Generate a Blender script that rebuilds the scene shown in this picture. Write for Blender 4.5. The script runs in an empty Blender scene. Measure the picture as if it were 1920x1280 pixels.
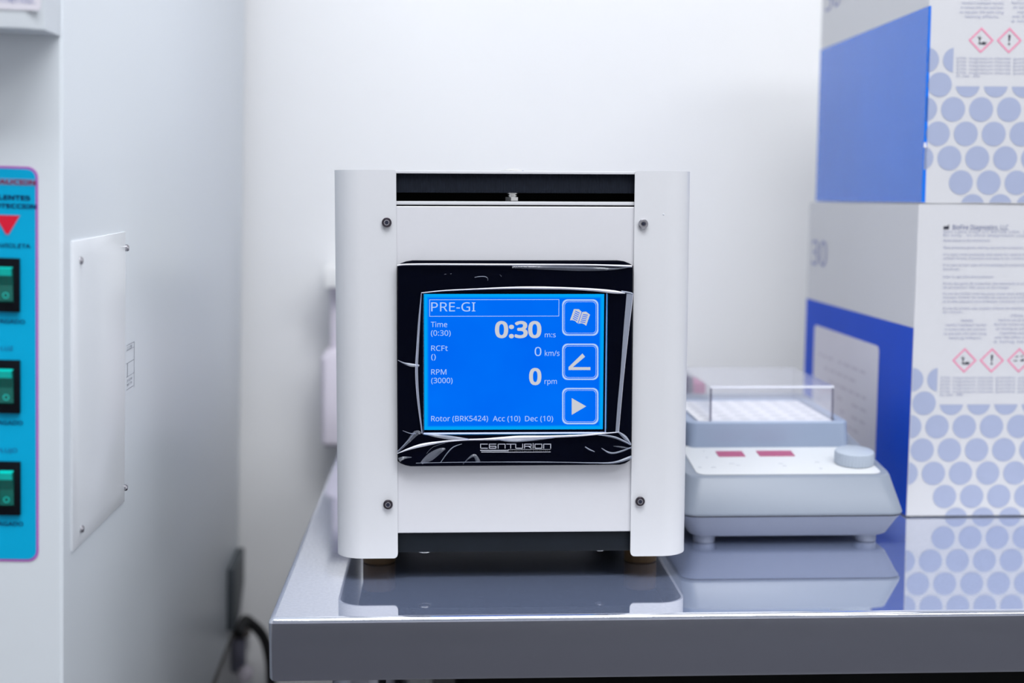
import bpy, bmesh, math, random
from mathutils import Vector, Matrix
from mathutils.geometry import tessellate_polygon

# ------------------------------------------------------------------ camera, light, exposure
SC = bpy.context.scene
COL = SC.collection
FPX = 50.0 / 36.0 * 1920.0                       # 50 mm lens, focal length in pixels of the 1920 frame
PITCH = math.atan(270.0 / FPX); YAW = math.atan(130.0 / FPX); ROLL = 0.0037
CAM = Vector((0.0, 0.0, 0.2746))                 # world: table top at z = 0, floor at z = -0.9
FWD = Vector((math.sin(YAW) * math.cos(PITCH), math.cos(YAW) * math.cos(PITCH), -math.sin(PITCH)))
R0 = Vector((math.cos(YAW), -math.sin(YAW), 0.0)); U0 = R0.cross(FWD)
RIGHT = R0 * math.cos(ROLL) + U0 * math.sin(ROLL); UP = U0 * math.cos(ROLL) - R0 * math.sin(ROLL)
cam_data = bpy.data.cameras.new('camera'); cam_data.lens = 50.0; cam_data.sensor_width = 36.0
cam_data.clip_start = 0.02
cam_data.dof.use_dof = True; cam_data.dof.focus_distance = 0.985; cam_data.dof.aperture_fstop = 4.4
cam = bpy.data.objects.new('camera', cam_data); COL.objects.link(cam)
cam.matrix_world = Matrix(((RIGHT.x, UP.x, -FWD.x, CAM.x), (RIGHT.y, UP.y, -FWD.y, CAM.y),
                           (RIGHT.z, UP.z, -FWD.z, CAM.z), (0, 0, 0, 1)))
SC.camera = cam
SC.view_settings.view_transform = 'Standard'; SC.view_settings.look = 'None'
SC.view_settings.gamma = 1.0; SC.view_settings.exposure = 0.0; SC.view_settings.use_curve_mapping = False
world = bpy.data.worlds.new('world'); SC.world = world; world.use_nodes = True
world.node_tree.nodes['Background'].inputs[0].default_value = (0.75, 0.83, 1.0, 1)
world.node_tree.nodes['Background'].inputs[1].default_value = 0.3

LAMPS = [((0.05, 0.25, 1.64), (1.2, 0.6), 30.0), ((0.2, 0.95, 1.64), (1.2, 0.6), 0.8), ((1.2, -0.45, 1.64), (1.2, 0.6), 21.0)]
for (loc, size, watt) in LAMPS:
    ld = bpy.data.lights.new('panel_lamp', 'AREA'); ld.shape = 'RECTANGLE'; ld.size, ld.size_y = size
    ld.energy = watt; ld.color = (0.97, 0.982, 1.0)
    lo = bpy.data.objects.new('panel_lamp', ld); COL.objects.link(lo); lo.location = loc


def ray(x, y):
    return FWD + RIGHT * ((x - 960.0) / FPX) + UP * ((640.0 - y) / FPX)


def at(x, y, Y):                                  # measured point of the photograph on the plane at depth Y
    d = ray(x, y); return CAM + d * (Y / d.y)


def lin(r, g, b):                                 # 8-bit sRGB to linear
    f = lambda c: (c / 255.0) / 12.92 if c <= 10 else ((c / 255.0 + 0.055) / 1.055) ** 2.4
    return (f(r), f(g), f(b), 1.0)


# ------------------------------------------------------------------ materials
def mat(name, col, rough=0.5, metal=0.0, spec=0.5, noise=0.0, scale=40.0, emis=None, estr=1.0, coat=0.0, bump=0.0, trans=0.0):
    m = bpy.data.materials.new(name); m.use_nodes = True
    nt = m.node_tree; b = nt.nodes['Principled BSDF']
    c = tuple(col) if len(col) == 4 else tuple(col) + (1.0,)
    b.inputs['Base Color'].default_value = c
    b.inputs['Roughness'].default_value = rough; b.inputs['Metallic'].default_value = metal
    b.inputs['Specular IOR Level'].default_value = spec
    b.inputs['Coat Weight'].default_value = coat
    b.inputs['Transmission Weight'].default_value = trans
    if emis:
        b.inputs['Emission Color'].default_value = emis; b.inputs['Emission Strength'].default_value = estr
    if noise or bump:
        tc = nt.nodes.new('ShaderNodeTexCoord'); nz = nt.nodes.new('ShaderNodeTexNoise')
        nz.inputs['Scale'].default_value = scale; nz.inputs['Detail'].default_value = 3.0
        nt.links.new(tc.outputs['Object'], nz.inputs['Vector'])
        if noise:
            mx = nt.nodes.new('ShaderNodeMix'); mx.data_type = 'RGBA'
            mx.inputs[6].default_value = tuple(v * (1 - noise) for v in c[:3]) + (1,)
            mx.inputs[7].default_value = tuple(min(1, v * (1 + noise)) for v in c[:3]) + (1,)
            nt.links.new(nz.outputs['Fac'], mx.inputs[0]); nt.links.new(mx.outputs[2], b.inputs['Base Color'])
        if bump:
            bp = nt.nodes.new('ShaderNodeBump'); bp.inputs['Strength'].default_value = bump
            bp.inputs['Distance'].default_value = 0.001
            nt.links.new(nz.outputs['Fac'], bp.inputs['Height']); nt.links.new(bp.outputs['Normal'], b.inputs['Normal'])
    return m


M = {}
M['wall'] = mat('wall_paint', (0.885, 0.89, 0.905), 0.45, noise=0.01, scale=3)
M['ceiling'] = mat('ceiling_paint', (0.8, 0.8, 0.8), 0.7, noise=0.01, scale=3)
M['floor'] = mat('floor_vinyl', (0.18, 0.18, 0.20), 0.35, noise=0.12, scale=5)
M['white'] = mat('white_powder_coat', (0.62, 0.63, 0.665), 0.42, noise=0.01, scale=300, bump=0.02)
M['white2'] = mat('white_panel_paint', (0.615, 0.62, 0.66), 0.45, noise=0.01, scale=300, bump=0.02)
M['black'] = mat('black_metal', (0.005, 0.008, 0.013), 0.45, spec=0.2, noise=0.2, scale=60)
M['dark'] = mat('dark_foam', (0.009, 0.012, 0.020), 0.7, spec=0.12, noise=0.3, scale=200)
M['void'] = mat('dark_interior', (0.002, 0.002, 0.002), 0.9, noise=0.1)
M['gloss'] = mat('black_gloss_acrylic', (0.0015, 0.002, 0.006), 0.10, spec=0.02, noise=0.2, scale=30)
M['silver'] = mat('silver_rim', (0.75, 0.75, 0.80), 0.4, metal=0.15, noise=0.05, scale=90)
M['chrome'] = mat('screw_steel', (0.42, 0.41, 0.44), 0.25, metal=1.0, noise=0.1, scale=500)
M['zinc'] = mat('bright_zinc', (0.85, 0.84, 0.82), 0.2, metal=1.0, noise=0.05, scale=300)
M['darkscrew'] = mat('dark_screw_steel', (0.08, 0.07, 0.085), 0.28, metal=1.0, noise=0.1, scale=500)
M['foot'] = mat('brown_rubber', (0.10, 0.055, 0.02), 0.6, noise=0.15, scale=200)
M['logo'] = mat('logo_print', lin(200, 203, 215), 0.4, noise=0.03, scale=200)
M['shk'] = mat('shaker_grey_plastic', lin(128, 137, 151), 0.4, noise=0.01, scale=200)
M['shk2'] = mat('shaker_tray_plastic', lin(146, 160, 184), 0.4, noise=0.01, scale=200)
M['shkbase'] = mat('shaker_base_plastic', lin(134, 142, 164), 0.42, noise=0.01, scale=200)
M['shkpan'] = mat('shaker_white_overlay', (0.64, 0.66, 0.68), 0.35, noise=0.005, scale=100)
M['block'] = mat('white_well_block', (0.80, 0.80, 0.82), 0.5, noise=0.01, scale=100)
M['well'] = mat('well_shade', (0.62, 0.63, 0.66), 0.5, noise=0.03, scale=100)  # darker discs stand in for the shade inside the wells
M['seam'] = mat('dark_seam', (0.03, 0.03, 0.045), 0.6, noise=0.1)
M['red'] = mat('unlit_red_display', lin(168, 76, 112), 0.3, noise=0.06, scale=900)
M['mark'] = mat('pale_grey_print', (0.55, 0.57, 0.62), 0.5, noise=0.02)
M['knob'] = mat('knob_grey_plastic', lin(168, 178, 192), 0.4, noise=0.02, scale=200)
M['card'] = mat('white_carton', (0.575, 0.58, 0.61), 0.3, noise=0.012, scale=12)
M['dot'] = mat('pale_blue_dot_print', lin(156, 165, 192), 0.32, noise=0.03, scale=14)
M['blue'] = mat('blue_carton_print', (0.0005, 0.07, 0.60), 0.4, spec=0.04, noise=0.12, scale=9)
M['bluesheen'] = mat('blue_carton_print_with_sheen', (0.0005, 0.15, 0.70), 0.25, spec=0.36, noise=0.10, scale=9)  # lighter copy of the blue print, hazy sheen put into its colour
M['pink'] = mat('hazard_red_print', lin(226, 136, 168), 0.4, noise=0.02)
M['ink'] = mat('black_print', (0.01, 0.012, 0.03), 0.4, noise=0.1)
M['greyink'] = mat('grey_text_print', lin(152, 157, 184), 0.5, noise=0.05)
M['labelink'] = mat('dark_label_print', lin(96, 102, 124), 0.5, noise=0.05)
M['headink'] = mat('heading_text_print', lin(84, 96, 140), 0.5, noise=0.05)
M['num'] = mat('violet_number_print', lin(120, 128, 178), 0.4, noise=0.05)
M['sticker'] = mat('paper_label', lin(214, 212, 222), 0.5, noise=0.02, scale=30)
M['paperink'] = mat('faint_label_ink', lin(196, 192, 205), 0.5, noise=0.05)
M['tear'] = mat('torn_card', (0.80, 0.78, 0.78), 0.8, noise=0.1, scale=500)
M['cab'] = mat('cabinet_enamel', (0.70, 0.75, 0.80), 0.3, noise=0.01, scale=4)
M['plate'] = mat('plate_enamel', (0.73, 0.76, 0.80), 0.25, noise=0.01, scale=4)
M['cyan'] = mat('cyan_control_overlay', (0.0, 0.39, 0.68), 0.4, spec=0.15, noise=0.03, scale=20)
M['violet'] = mat('violet_border_print', lin(176, 96, 186), 0.4, noise=0.03)
M['navy'] = mat('navy_text_print', lin(0, 60, 130), 0.4, noise=0.05)
M['crimson'] = mat('crimson_print', lin(218, 0, 48), 0.4, noise=0.03)
M['caution'] = mat('caution_text_print', lin(190, 50, 90), 0.4, noise=0.03)
M['cautionbar'] = mat('caution_bar_print', lin(96, 150, 196), 0.4, noise=0.03)
M['swblack'] = mat('switch_black_plastic', (0.002, 0.003, 0.006), 0.4, spec=0.15, noise=0.1)
M['rocker'] = mat('green_rocker_plastic', (0.0, 0.13, 0.105), 0.25, noise=0.08, scale=200, coat=0.4)
M['rockertop'] = mat('green_rocker_lit_top_and_ring', (0.0, 0.60, 0.52), 0.2, noise=0.08, scale=200, coat=0.4)  # brighter green paints the light on the rocker top; ring mark shares it
M['cord'] = mat('black_rubber', (0.006, 0.006, 0.007), 0.5, noise=0.2, scale=100)
M['inlet'] = mat('dark_grey_plastic', (0.045, 0.055, 0.065), 0.5, noise=0.1, scale=40)
M['stand'] = mat('brown_grey_steel', (0.07, 0.06, 0.055), 0.5, noise=0.15, scale=30)
M['pipe'] = mat('mauve_grey_pipe', (0.14, 0.14, 0.19), 0.5, noise=0.1, scale=30)
M['valve'] = mat('pale_valve_plastic', (0.62, 0.58, 0.66), 0.4, noise=0.05)
M['disp'] = mat('dispenser_plastic', lin(222, 216, 228), 0.45, noise=0.01)
M['dispcap'] = mat('dispenser_cap_plastic', (0.90, 0.90, 0.90), 0.4, noise=0.01)
M['plum'] = mat('plum_plastic', lin(46, 18, 74), 0.5, noise=0.08, scale=60)
M['rose'] = mat('rose_plastic', lin(176, 56, 122), 0.5, noise=0.05, scale=60)
M['bin'] = mat('black_bin_plastic', (0.008, 0.008, 0.009), 0.55, noise=0.2, scale=20)
M['lampframe'] = mat('lamp_frame_metal', (0.8, 0.8, 0.8), 0.4, noise=0.01)
M['diffuser'] = mat('lamp_diffuser', (0.9, 0.9, 0.9), 0.5, noise=0.01, emis=(0.97, 0.985, 1, 1), estr=1.5)


def steel(name, sharp, rough_soft, mixfac, col, soft_col, grain):
    # brushed sheet: a mirror-like polish mixed with scatter from fine grain and dust
    m = bpy.data.materials.new(name); m.use_nodes = True; nt = m.node_tree; nt.nodes.clear()
    out = nt.nodes.new('ShaderNodeOutputMaterial'); mix = nt.nodes.new('ShaderNodeMixShader')
    g = nt.nodes.new('ShaderNodeBsdfGlossy'); g.inputs['Color'].default_value = col; g.inputs['Roughness'].default_value = sharp
    d = nt.nodes.new('ShaderNodeBsdfDiffuse'); d.inputs['Color'].default_value = soft_col
    tc = nt.nodes.new('ShaderNodeTexCoord'); mp = nt.nodes.new('ShaderNodeMapping'); nz = nt.nodes.new('ShaderNodeTexNoise')
    mp.inputs['Scale'].default_value = grain; nz.inputs['Scale'].default_value = 420.0; nz.inputs['Detail'].default_value = 3.0
    nt.links.new(tc.outputs['Object'], mp.inputs['Vector']); nt.links.new(mp.outputs['Vector'], nz.inputs['Vector'])
    bp = nt.nodes.new('ShaderNodeBump'); bp.inputs['Strength'].default_value = 0.012; bp.inputs['Distance'].default_value = 0.0002
    nt.links.new(nz.outputs['Fac'], bp.inputs['Height']); nt.links.new(bp.outputs['Normal'], g.inputs['Normal'])
    mr = nt.nodes.new('ShaderNodeMapRange'); mr.inputs['From Min'].default_value = 0.3; mr.inputs['From Max'].default_value = 0.7
    mr.inputs['To Min'].default_value = mixfac - 0.05; mr.inputs['To Max'].default_value = mixfac + 0.05
    nt.links.new(nz.outputs['Fac'], mr.inputs['Value']); nt.links.new(mr.outputs['Result'], mix.inputs['Fac'])
    nt.links.new(g.outputs[0], mix.inputs[1]); nt.links.new(d.outputs[0], mix.inputs[2]); nt.links.new(mix.outputs[0], out.inputs[0])
    return m


M['steel'] = steel('polished_steel', 0.035, 0.5, 0.23, (0.91, 0.91, 0.93, 1), (0.26, 0.32, 0.50, 1), (1, 1, 1))
M['apron'] = steel('brushed_steel', 0.22, 0.5, 0.10, (0.36, 0.37, 0.42, 1), (0.085, 0.095, 0.12, 1), (0.3, 8, 12))


def clear(name, tint, gloss_rough, gloss_fac, milky, milk_col=(0.9, 0.92, 1, 1)):
    # clear plastic sheet: see-through with Fresnel reflection and a little milkiness
    m = bpy.data.materials.new(name); m.use_nodes = True; nt = m.node_tree; nt.nodes.clear()
    out = nt.nodes.new('ShaderNodeOutputMaterial')
    t = nt.nodes.new('ShaderNodeBsdfTransparent'); t.inputs['Color'].default_value = tint
    g = nt.nodes.new('ShaderNodeBsdfGlossy'); g.inputs['Roughness'].default_value = gloss_rough
    d = nt.nodes.new('ShaderNodeBsdfDiffuse'); d.inputs['Color'].default_value = milk_col
    lw = nt.nodes.new('ShaderNodeLayerWeight'); lw.inputs['Blend'].default_value = gloss_fac
    a = nt.nodes.new('ShaderNodeMixShader'); b = nt.nodes.new('ShaderNodeMixShader'); b.inputs['Fac'].default_value = milky
    ge = nt.nodes.new('ShaderNodeNewGeometry'); inv = nt.nodes.new('ShaderNodeMath'); inv.operation = 'SUBTRACT'; inv.inputs[0].default_value = 1.0
    mul = nt.nodes.new('ShaderNodeMath'); mul.operation = 'MULTIPLY'
    nt.links.new(ge.outputs['Backfacing'], inv.inputs[1]); nt.links.new(inv.outputs[0], mul.inputs[0]); nt.links.new(lw.outputs['Fresnel'], mul.inputs[1])
    nt.links.new(mul.outputs[0], a.inputs['Fac']); nt.links.new(t.outputs[0], a.inputs[1]); nt.links.new(g.outputs[0], a.inputs[2])
    nt.links.new(a.outputs[0], b.inputs[1]); nt.links.new(d.outputs[0], b.inputs[2]); nt.links.new(b.outputs[0], out.inputs[0])
    return m


M['lid'] = clear('clear_lid_plastic', (0.99, 0.99, 1.0, 1), 0.08, 0.2, 0.07)
M['lidedge'] = clear('clear_lid_edge', (0.55, 0.55, 0.62, 1), 0.08, 0.4, 0.12, (0.45, 0.43, 0.5, 1))
M['lidrim'] = clear('clear_lid_bright_edge', (0.9, 0.9, 0.93, 1), 0.08, 0.4, 0.65)
M['filmclear'] = clear('clear_film', (0.99, 0.99, 1, 1), 0.05, 0.006, 0.0)
M['crease'] = clear('film_crease_glint', (0.8, 0.82, 0.9, 1), 0.15, 0.3, 0.80, (0.86, 0.87, 0.97, 1))
M['creasemid'] = clear('film_crease_glint_soft', (0.85, 0.87, 0.95, 1), 0.15, 0.3, 0.34, (0.70, 0.77, 0.95, 1))
M['creasefaint'] = clear('film_crease_glint_faint', (0.9, 0.92, 0.96, 1), 0.15, 0.3, 0.14, (0.68, 0.74, 0.92, 1))


def emit(name, col, strength=1.0):
    m = bpy.data.materials.new(name); m.use_nodes = True; nt = m.node_tree; nt.nodes.clear()
    out = nt.nodes.new('ShaderNodeOutputMaterial'); e = nt.nodes.new('ShaderNodeEmission')
    e.inputs[0].default_value = col; e.inputs[1].default_value = strength
    nt.links.new(e.outputs[0], out.inputs[0]); return m


M['lcdtext'] = emit('lit_pixel_text', lin(178, 206, 250))
M['lcdbold'] = emit('lit_pixel_bold', lin(204, 206, 212))


# ------------------------------------------------------------------ mesh builder
def link(o):
    COL.objects.link(o); return o


def empty(name, loc, label, cat, group=None, matrix=None):
    o = link(bpy.data.objects.new(name, None)); o.empty_display_size = 0.05
    if matrix is not None: o.matrix_world = matrix
    else: o.location = loc
    tag(o, label, cat, group); return o


def tag(o, label=None, cat=None, group=None, kind=None):
    if label: o['label'] = label
    if cat: o['category'] = cat
    if group: o['group'] = group
    if kind: o['kind'] = kind
    return o


def base_of(o):
    while o.parent is not None: o = o.parent
    return o


class MB:
    def __init__(s): s.v = []; s.f = []; s.mi = []

    def add(s, vs, fs, mi=0):
        n = len(s.v); s.v += [Vector(v) for v in vs]
        for f in fs: s.f.append([i + n for i in f]); s.mi.append(mi)
        return s

    def box(s, x0, x1, y0, y1, z0, z1, mi=0):
        return s.add([(x0, y0, z0), (x1, y0, z0), (x1, y1, z0), (x0, y1, z0), (x0, y0, z1), (x1, y0, z1), (x1, y1, z1), (x0, y1, z1)],
                     [(0, 3, 2, 1), (4, 5, 6, 7), (0, 1, 5, 4), (1, 2, 6, 5), (2, 3, 7, 6), (3, 0, 4, 7)], mi)

    def loft(s, rings, mi=0, closed=True, cap0=True, cap1=True):
        n = len(rings[0]); vs = [p for r in rings for p in r]; fs = []
        for k in range(len(rings) - 1):
            for i in range(n if closed else n - 1):
                j = (i + 1) % n
                fs.append((k * n + i, k * n + j, (k + 1) * n + j, (k + 1) * n + i))
        if cap0: fs.append(tuple(reversed(range(n))))
        if cap1: fs.append(tuple(range((len(rings) - 1) * n, len(rings) * n)))
        return s.add(vs, fs, mi)

    def lathe(s, prof, c, axis=(0, 0, 1), n=32, mi=0, rfun=None):
        ax = Vector(axis).normalized(); t = Vector((1, 0, 0)) if abs(ax.x) < 0.9 else Vector((0, 1, 0))
        u = ax.cross(t).normalized(); w = ax.cross(u); c = Vector(c)
        rings = []
        for k, (r, h) in enumerate(prof):
            rings.append([c + ax * h + (u * math.cos(2 * math.pi * i / n) + w * math.sin(2 * math.pi * i / n)) * (rfun(k, i, r) if rfun else r) for i in range(n)])
        return s.loft(rings, mi)

    def tube(s, pts, r, n=12, mi=0):
        pts = [Vector(p) for p in pts]; rings = []; ref = Vector((0.13, 0.2, 0.97))
        for k, p in enumerate(pts):
            d = (pts[min(k + 1, len(pts) - 1)] - pts[max(k - 1, 0)]).normalized()
            u = d.cross(ref).normalized(); w = d.cross(u)
            rings.append([p + (u * math.cos(2 * math.pi * i / n) + w * math.sin(2 * math.pi * i / n)) * r for i in range(n)])
        return s.loft(rings, mi)

    def poly(s, pts, mi=0):
        tri = tessellate_polygon([[Vector(p) for p in pts]])
        return s.add(pts, [tuple(t) for t in tri], mi)

    def build(s, name, mats, parent=None, local=False, bevel=0.0, seg=2, smooth=True):
        me = bpy.data.meshes.new(name)
        vs = s.v
        if parent is not None and not local:
            inv = base_of(parent).matrix_basis.inverted(); vs = [inv @ v for v in vs]
        me.from_pydata([tuple(v) for v in vs], [], [tuple(f) for f in s.f])
        for m in (mats if isinstance(mats, (list, tuple)) else [mats]): me.materials.append(m)
        me.polygons.foreach_set('material_index', s.mi)
        bm = bmesh.new(); bm.from_mesh(me)
        if bevel:
            bmesh.ops.remove_doubles(bm, verts=bm.verts, dist=1e-6)
            bmesh.ops.recalc_face_normals(bm, faces=bm.faces)
            es = [e for e in bm.edges if len(e.link_faces) == 2 and e.calc_face_angle(0) > 0.5]
            bmesh.ops.bevel(bm, geom=es, offset=bevel, segments=seg, profile=0.6, affect='EDGES', clamp_overlap=True)
        else:
            bmesh.ops.recalc_face_normals(bm, faces=bm.faces)
        bm.to_mesh(me); bm.free()
        if smooth:
            me.polygons.foreach_set('use_smooth', [True] * len(me.polygons))
            me.set_sharp_from_angle(angle=math.radians(32))
        o = link(bpy.data.objects.new(name, me))
        if parent is not None: o.parent = parent
        return o


# flat print: outline pieces placed on a plane given by origin, u and v
class Plane:
    def __init__(s, o, u, v, n): s.o = Vector(o); s.u = Vector(u); s.v = Vector(v); s.n = Vector(n)

    def p(s, a, b, h=0.0): return s.o + s.u * a + s.v * b + s.n * h


try:                                              # Blender's own interface typeface, else its built-in one
    FONT = bpy.data.fonts.load(bpy.utils.resource_path('LOCAL') + '/datafiles/fonts/NotoSansMath-Regular.woff2')
except Exception:
    FONT = None


def glyph_mesh(txt, bold=0.0, spacing=1.0):
    cu = bpy.data.curves.new('text', 'FONT'); cu.body = txt; cu.size = 1.0
    if FONT: cu.font = FONT
    cu.size = 1.0; cu.fill_mode = 'FRONT'
    cu.space_character = spacing; cu.resolution_u = 3
    ob = link(bpy.data.objects.new('text', cu))
    dg = bpy.context.evaluated_depsgraph_get()
    me = bpy.data.meshes.new_from_object(ob.evaluated_get(dg))
    vs = [v.co.copy() for v in me.vertices]; fs = [tuple(p.vertices) for p in me.polygons]
    bpy.data.objects.remove(ob); bpy.data.curves.remove(cu); bpy.data.meshes.remove(me)
    if bold:                                       # heavier strokes: the outline overprinted around itself
        n = len(vs); a, b = [], []
        for k in range(12):
            d = Vector((bold * math.cos(k * math.pi / 6), bold * 0.75 * math.sin(k * math.pi / 6), 0))
            a += [v + d for v in vs]; b += [tuple(i + n * k for i in f) for f in fs]
        return a, b
    return vs, fs


CAPH = 0.0


def add_text(mb, pl, txt, a0, b0, cap, width=None, align='L', bold=0.0, mi=0, h=0.0, spacing=1.0):
    global CAPH
    if not CAPH: CAPH = max(v.y for v in glyph_mesh('H')[0])
    # cap = height of a capital; width (optional) = measured length of the line
    vs, fs = glyph_mesh(txt, bold, spacing)
    if not vs: return mb
    x0 = min(v.x for v in vs); x1 = max(v.x for v in vs)
    sy = cap / (CAPH + 1.5 * bold); b0 = b0 + 0.75 * bold * sy; sx = (width / (x1 - x0)) if width else sy
    W = (x1 - x0) * sx
    off = a0 if align == 'L' else (a0 - W if align == 'R' else a0 - W / 2)
    return mb.add([pl.p(off + (v.x - x0) * sx, b0 + v.y * sy, h) for v in vs], fs, mi)


def clip(poly, a, b, c):                          # keep a*x + b*y <= c
    out = []
    for i in range(len(poly)):
        p, q = poly[i], poly[(i + 1) % len(poly)]
        dp = a * p[0] + b * p[1] - c; dq = a * q[0] + b * q[1] - c
        if dp <= 0: out.append(p)
        if dp * dq < 0:
            t = dp / (dp - dq); out.append((p[0] + (q[0] - p[0]) * t, p[1] + (q[1] - p[1]) * t))
    return out


def rrect(x0, x1, z0, z1, r, n=6):
    pts = []
    for (cx, cz, a) in ((x1 - r, z1 - r, 0), (x0 + r, z1 - r, 90), (x0 + r, z0 + r, 180), (x1 - r, z0 + r, 270)):
        for k in range(n + 1):
            t = math.radians(a + 90.0 * k / n); pts.append((cx + r * math.cos(t), cz + r * math.sin(t)))
    return pts


# ------------------------------------------------------------------ the room
WALLY = 1.78


def struct(name, mb, m, **k):
    return tag(mb.build(name, m, **k), kind='structure')


struct('floor', MB().box(-1.75, 2.05, -2.7, WALLY + 0.1, -1.0, -0.9), M['floor'])
struct('ceiling', MB().box(-1.75, 2.05, -2.7, WALLY + 0.1, 1.7, 1.8), M['ceiling'])
struct('wall_back', MB().box(-1.65, 1.95, WALLY, WALLY + 0.1, -0.9, 1.7), M['wall'])
struct('wall_left', MB().box(-1.75, -1.65, -2.6, WALLY + 0.1, -0.9, 1.7), M['wall'])
struct('wall_right', MB().box(1.95, 2.05, -2.6, WALLY + 0.1, -0.9, 1.7), M['wall'])
struct('wall_front', MB().box(-1.65, 1.95, -2.7, -2.6, -0.9, 1.7), M['wall'])
for i, (loc, size, watt) in enumerate(LAMPS):
    lt = empty('ceiling_light', (loc[0], loc[1], 1.7),
               ('bright rectangular ceiling light panel above the photographer', 'rectangular ceiling light panel above the steel table', 'rectangular ceiling light panel nearest the right wall')[i], 'light', 'ceiling light panels')
    fr = MB(); hx, hy = size[0] / 2 + 0.03, size[1] / 2 + 0.03
    for (a, b, c, d) in ((-hx, hx, -hy, -hy + 0.03), (-hx, hx, hy - 0.03, hy), (-hx, -hx + 0.03, -hy, hy), (hx - 0.03, hx, -hy, hy)):
        fr.box(a + loc[0], b + loc[0], c + loc[1], d + loc[1], 1.66, 1.7)
    fr.build('frame', M['lampframe'], lt)
    MB().box(loc[0] - hx + 0.03, loc[0] + hx - 0.03, loc[1] - hy + 0.03, loc[1] + hy - 0.03, 1.67, 1.68).build('diffuser', M['diffuser'], lt)

# ------------------------------------------------------------------ steel table
tb = empty('steel_table', (0.5, 1.3, -0.9), 'brushed stainless steel work table carrying the white machines and cartons', 'table')
TX0, TX1, TY0, TY1 = -0.1145, 1.45, 0.914, 1.68
top = MB()
prof = [(0.0025, 0.0), (0.0, -0.0025), (0.0, -0.0415), (0.0012, -0.0432), (0.006, -0.0436)]
R = 0.004
outer = []
for (dy, z) in [(TY1 - TY0 - 0.004, 0.0)] + [(R * (1 - math.sin(t)), -R * (1 - math.cos(t))) for t in [k * math.pi / 16 for k in range(9)]]:
    outer.append((dy, z))
# rounded-front slab: nested rounded rectangles going down
rings = []
for (ins, z) in [(0.004, 0.0), (0.0025, -0.0003), (0.0012, -0.001), (0.0004, -0.002), (0.0, -0.0035), (0.0, -0.0405), (0.001, -0.0425), (0.003, -0.0433)]:
    rings.append([Vector((a, b, z)) for (a, b) in rrect(TX0 + ins, TX1 - ins, TY0 + ins, TY1 - ins, 0.003, 4)])
top.loft(rings[:5], 0, cap0=True, cap1=False); top.loft(rings[4:], 1, cap0=False, cap1=True)
tto = top.build('table_top', [M['steel'], M['apron']], tb)
for p_ in tto.data.polygons:                        # the sheet itself is dead flat
    if len(p_.vertices) > 8: p_.use_smooth = False
for (x, y) in ((-0.06, 0.99), (1.40, 0.99), (-0.06, 1.62), (1.40, 1.62)):
    lg = MB().lathe([(0.019, -0.88), (0.019, -0.04)], (x, y, 0), n=24).build('leg', M['apron'], tb)
    MB().lathe([(0.026, -0.9), (0.026, -0.885), (0.015, -0.875)], (x, y, 0), n=24).build('foot', M['stand'], lg)
for y in (0.99, 1.62):
    MB().box(-0.05, 1.39, y - 0.012, y + 0.012, -0.70, -0.675).build('rail', M['apron'], tb)

bn = empty('added_dark_bin', (0.6, 1.2, -0.9), 'added black bin that darkens the space under the steel table', 'bin')  # bin added so that the space under the table comes out black
b_ = MB(); rr = []
for (z, i) in ((-0.9, 0.03), (-0.25, 0.0), (-0.25, 0.012), (-0.86, 0.04)):
    rr.append([Vector((a, b, z)) for (a, b) in rrect(0.0 + i, 1.30 - i, 1.02 + i, 1.56 - i, 0.03, 5)])
b_.loft(rr); b_.build('body', M['bin'], bn)
rm = MB(); rr = []
for (z, i) in ((-0.25, -0.012), (-0.225, -0.012), (-0.225, 0.012), (-0.25, 0.012)):
    rr.append([Vector((a, b, z)) for (a, b) in rrect(0.0 + i, 1.30 - i, 1.02 + i, 1.56 - i, 0.03, 5)])
rm.loft(rr + [rr[0]], cap0=False, cap1=False); rm.build('rim', M['bin'], bn)

# ------------------------------------------------------------------ centrifuge
cf = empty('centrifuge', (0.05, 1.15, 0.0), 'white bench centrifuge with a lit blue touchscreen, in the middle of the steel table', 'centrifuge')
XL, XR = -0.0325, 0.1348                          # inner edges of the two side covers
ZT, ZB = 0.2933, 0.0174
SL, SR = -0.0766, 0.1768                          # outer side faces


def cover(name, xin, xout):
    sgn = 1 if xout > xin else -1; rad = 0.02; th = 0.0016
    prof = [(xin, 1.0)]; n0 = 8
    for k in range(1, n0 + 1): prof.append((xin + sgn * 0.0032 * k / n0, 1.0))
    prof.append((xout - sgn * rad, 1.0))
    for k in range(1, 13):
        t = math.pi / 2 * k / 12; prof.append((xout - sgn * rad + sgn * rad * math.sin(t), 1.0 + rad * (1 - math.cos(t))))
    prof.append((xout, 1.30))
    m = MB(); o_lo, o_hi, i_lo, i_hi = [], [], [], []
    for k, (x, y) in enumerate(prof):
        a = prof[max(0, k - 1)]; b = prof[min(len(prof) - 1, k + 1)]
        d = Vector((b[0] - a[0], b[1] - a[1], 0)).normalized(); nrm = Vector((-d.y, d.x, 0)) * sgn
        s = abs(x - xin) if y == 1.0 else 1.0
        zb = ZB + (0.0032 - math.sqrt(max(0, 0.0032 ** 2 - (0.0032 - s) ** 2)) if s < 0.0032 else 0.0)
        zt = ZT - (0.0012 - math.sqrt(max(0, 0.0012 ** 2 - (0.0012 - s) ** 2)) if s < 0.0012 else 0.0)
        p = Vector((x, y, 0)); q = p + nrm * th
        o_lo.append(p + Vector((0, 0, zb))); o_hi.append(p + Vector((0, 0, zt)))
        i_lo.append(q + Vector((0, 0, zb))); i_hi.append(q + Vector((0, 0, zt)))
    rings = [[o_lo[k], o_hi[k], i_hi[k], i_lo[k]] for k in range(len(prof))]
    m.loft(rings); return m.build(name, M['white'], cf)


cover('side_cover', XL, SL); cover('side_cover', XR, SR)
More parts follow.
